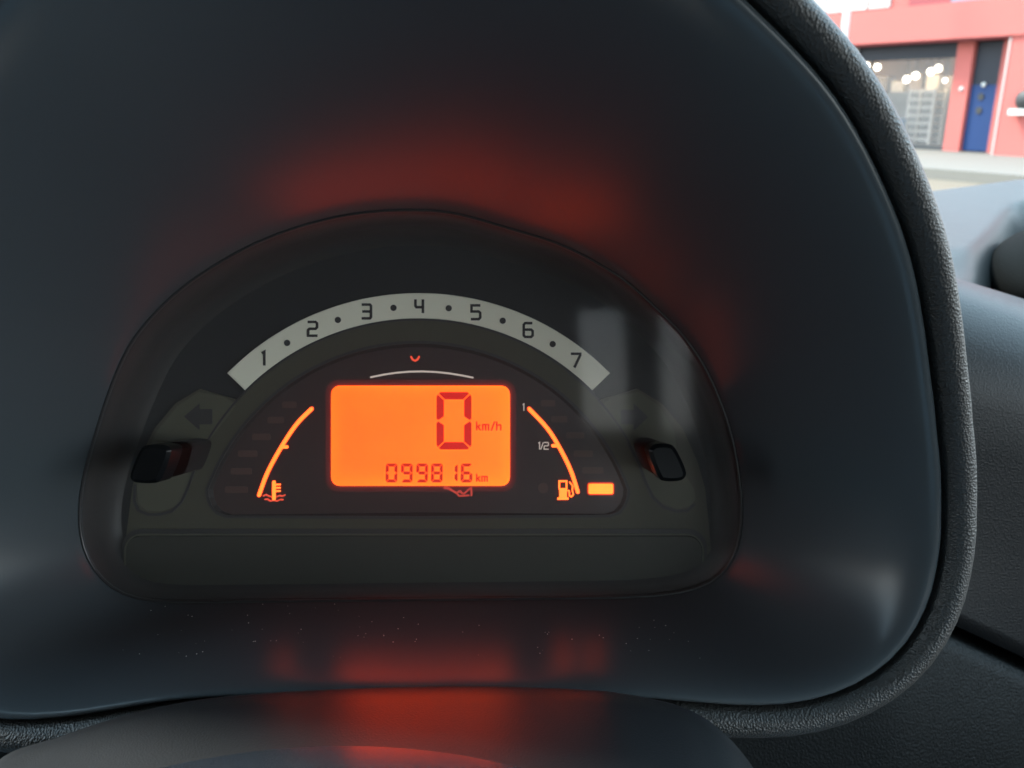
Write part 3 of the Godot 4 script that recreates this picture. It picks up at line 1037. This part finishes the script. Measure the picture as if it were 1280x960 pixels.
func build_gauges(c: Node3D, F: float) -> void:
	var z0 := F + 0.0004
	var z1 := F + 0.0011
	# temperature, left
	var st := begin()
	stroke(st, curve([390, 511, 371, 530.5, 352, 559, 335, 590.5, 324.5, 618.5]), 4.4 * DU, z0, z1)
	var g := part(c, "temperature_gauge_light", st.commit(), M.gauge)
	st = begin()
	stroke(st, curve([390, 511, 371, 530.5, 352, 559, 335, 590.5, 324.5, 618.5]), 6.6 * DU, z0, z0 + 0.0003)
	part(g, "painted_line_halo", st.commit(), M.line_halo)  # wider dim ribbon, a painted red halo under the bright line
	st = begin()
	stroke(st, UU([353, 558.5, 359, 558.5]), 4.0 * DU, z0, z1)
	part(g, "tick_light", st.commit(), M.gauge)
	st = begin()
	stroke(st, UU([343, 602.5, 343, 623]), 4.2 * DU, z0, z1)
	for v in [605.5, 609.5, 613.5]:
		stroke(st, UU([346, v, 350.5, v]), 1.9 * DU, z0, z1)
	part(c, "coolant_symbol_light", st.commit(), M.gauge)
	st = begin()
	stroke(st, UU([330, 619.5, 333, 618, 336, 619.5, 339, 620.5]), 1.8 * DU, z0, z1)
	stroke(st, UU([347, 620.5, 350, 619, 353, 620, 356.5, 618.6]), 1.8 * DU, z0, z1)
	stroke(st, UU([332, 624, 335, 623.5, 338.5, 626, 343, 625, 347, 626, 351, 624, 354, 624.4]), 1.8 * DU, z0, z1)
	part(c, "coolant_wave_light", st.commit(), M.red)
	# fuel, right
	st = begin()
	stroke(st, curve([661.5, 511, 683, 534, 698, 557, 713, 587, 722, 614.5]), 4.4 * DU, z0, z1)
	g = part(c, "fuel_gauge_light", st.commit(), M.gauge)
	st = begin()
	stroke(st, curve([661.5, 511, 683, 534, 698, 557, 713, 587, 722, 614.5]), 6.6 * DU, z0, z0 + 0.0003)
	part(g, "painted_line_halo", st.commit(), M.line_halo)  # painted red halo beneath the fuel line
	st = begin()
	stroke(st, UU([691, 557, 697, 557]), 4.0 * DU, z0, z1)
	part(g, "tick_light", st.commit(), M.gauge)
	st = begin()
	write(st, "1", 651.5, 505.0, 0.60, 1.3, z0, z0 + 0.0002)
	write(st, "1", 671.0, 553.0, 0.62, 1.4, z0, z0 + 0.0002)
	write(st, "/", 675.8, 553.0, 0.60, 1.3, z0, z0 + 0.0002)
	write(st, "2", 679.8, 553.0, 0.60, 1.4, z0, z0 + 0.0002)
	part(g, "fuel_marking_light", st.commit(), M.white_line)
	# fuel pump symbol
	st = begin()
	slab(st, UU([699, 610, 708.5, 610, 708.5, 623, 699, 623]), z0, z1)
	slab(st, UU([696.6, 621.6, 710.6, 621.6, 710.6, 624.4, 696.6, 624.4]), z0, z1 + 0.00002)
	stroke(st, UU([699, 611, 699, 601.2, 708.0, 601.2, 708.0, 611]), 2.0 * DU, z0, z1 + 0.00004, false)
	stroke(st, UU([709, 613, 711.4, 613.5, 711.6, 619.5, 714, 620.5, 716.6, 618, 715, 612, 716, 607.5, 712, 602.5]), 1.7 * DU, z0, z1 + 0.00006)
	part(c, "fuel_pump_light", st.commit(), M.gauge)
	# level bars
	for p in [[685, 504, 15], [699, 524, 17], [719, 544, 19], [729, 567, 20], [741, 588, 22]]:
		part(c, "unlit_level_bar", slab_mesh(rounded(p[0] - p[2] * 0.6, p[1] - 4, p[0] + p[2] * 0.6, p[1] + 4, 2), z0, z0 + 0.0002), M.dim_bar)
	for p in [[362, 506, 15], [345, 525, 17], [327, 546, 19], [310, 567, 20], [302, 589, 22], [296, 612, 24]]:
		part(c, "unlit_level_bar", slab_mesh(rounded(p[0] - p[2] * 0.6, p[1] - 4, p[0] + p[2] * 0.6, p[1] + 4, 2), z0, z0 + 0.0002), M.dim_bar)
	var lv := part(c, "fuel_level_light", slab_mesh(rounded(735.5, 604.5, 766.0, 617.0, 2), z0, z1), M.fuel)
	part(lv, "painted_bar_halo", slab_mesh(rounded(733.5, 602.5, 768.0, 619.0, 4), z0, z0 + 0.0003), M.line_halo)  # larger dim slab, the bar's halo painted in
	part(c, "unlit_fuel_lamp", slab_mesh(arc(679, 610, 6.5, 0, 345, 23), z0, z0 + 0.0002), M.dim_bar)

# ------------------------------------------------------------------ steering column cover
func cover_y(pts: Array, x: float) -> float:
	for i in pts.size() - 1:
		if x <= pts[i + 1].x:
			var a: Vector2 = pts[maxi(i - 1, 0)]
			var d: Vector2 = pts[mini(i + 2, pts.size() - 1)]
			var t: float = (x - pts[i].x) / (pts[i + 1].x - pts[i].x)
			return cubic_interpolate(pts[i].y, pts[i + 1].y, a.y, d.y, t)
	return pts[pts.size() - 1].y

func build_column() -> void:
	var c := thing("steering_column_cover", "dark grey plastic steering column cover at the bottom reflecting the red glow", "column cover", B)
	var crest := [Vector2(-200, -160), Vector2(-181.5, -133), Vector2(-160, -124.5), Vector2(-138, -117.0), Vector2(-110.6, -111.5), Vector2(-82, -108.9), Vector2(-45.4, -107.2), Vector2(-5.7, -106.9), Vector2(34, -108.6), Vector2(56.7, -112.8), Vector2(68, -117.7), Vector2(78, -126.2), Vector2(86.5, -138), Vector2(96, -160)]
	var rows := []
	var steps := [Vector2(322, -40), Vector2(319, -12), Vector2(316.5, -4), Vector2(314, -1.0), Vector2(310, 0), Vector2(302, -0.9), Vector2(290, -2.4), Vector2(275, -4.4), Vector2(255, -7.2), Vector2(225, -12)]
	for s in steps:
		var r := PackedVector3Array()
		for i in 101:
			var x := lerpf(-200, 96, i / 100.0)
			r.append(Vector3(x, cover_y(crest, x) + s.y, 397.0 - s.x) * 0.001)
		rows.append(r)
	part(c, "upper_shell", sheet(rows), M.cover)
	rows = []
	for k in 14:
		var r := PackedVector3Array()
		for i in 101:
			var x := lerpf(-190, 88, i / 100.0)
			var dr := 281.0 - 0.0030 * pow(x + 62.0, 2.0)
			var d: float = dr - [0.0, 0.2, 0.8, 2.0, 4.0, 8.0, 14.0, 20.0, 28.0, 36.0, 44.0, 54.0, 66.0, 80.0][k]
			var lift: float = [-0.2, 0.05, 0.12, 0.2, 0.32, 0.5, 0.7, 0.8, 0.8, 0.8, 0.8, 0.8, 0.8, 0.8][k]
			var y: float = cover_y(crest, x) - 0.14 * (310.0 - d) + lift
			r.append(Vector3(x, y, 397.0 - d) * 0.001)
		rows.append(r)
	part(c, "front_shell", sheet(rows), M.cover_front)

# ------------------------------------------------------------------ dust
func build_dust() -> void:
	var rng := RandomNumberGenerator.new()
	rng.seed = 11
	var mm := MultiMesh.new()
	mm.transform_format = MultiMesh.TRANSFORM_3D
	var sp := SphereMesh.new()
	sp.radius = 0.00016
	sp.height = 0.00032
	sp.radial_segments = 6
	sp.rings = 3
	mm.mesh = sp
	mm.instance_count = 170
	for i in 170:
		var x := rng.randf_range(-165, 80)
		var s := rng.randf_range(0.0, 1.0)
		var p := Vector3(x, 0, 0)
		if i < 90:
			var w := Vector3(x, -101.6, -14.2)
			var m := Vector3(x, -116.6 + 1.5, 66.3)
			p = w.lerp(m, s * 0.7)
		else:
			p.y = -107.0 - 0.13 * s * 40.0
			p.x = rng.randf_range(-100, 30)
			p.y -= 0.0009 * pow(p.x + 25.0, 2.0)
			p.z = 397.0 - 310.0 + s * 40.0
		var k := rng.randf_range(0.5, 1.6)
		mm.set_instance_transform(i, Transform3D(Basis().scaled(Vector3(k, k * 0.6, k)), p * 0.001))
	var o := MultiMeshInstance3D.new()
	o.name = "dust"
	o.multimesh = mm
	o.material_override = M.dust
	o.transform = B
	o.set_meta("kind", "stuff")
	tag(o, "pale dust specks scattered on the hood floor and column cover", "dust")
	add_child(o)
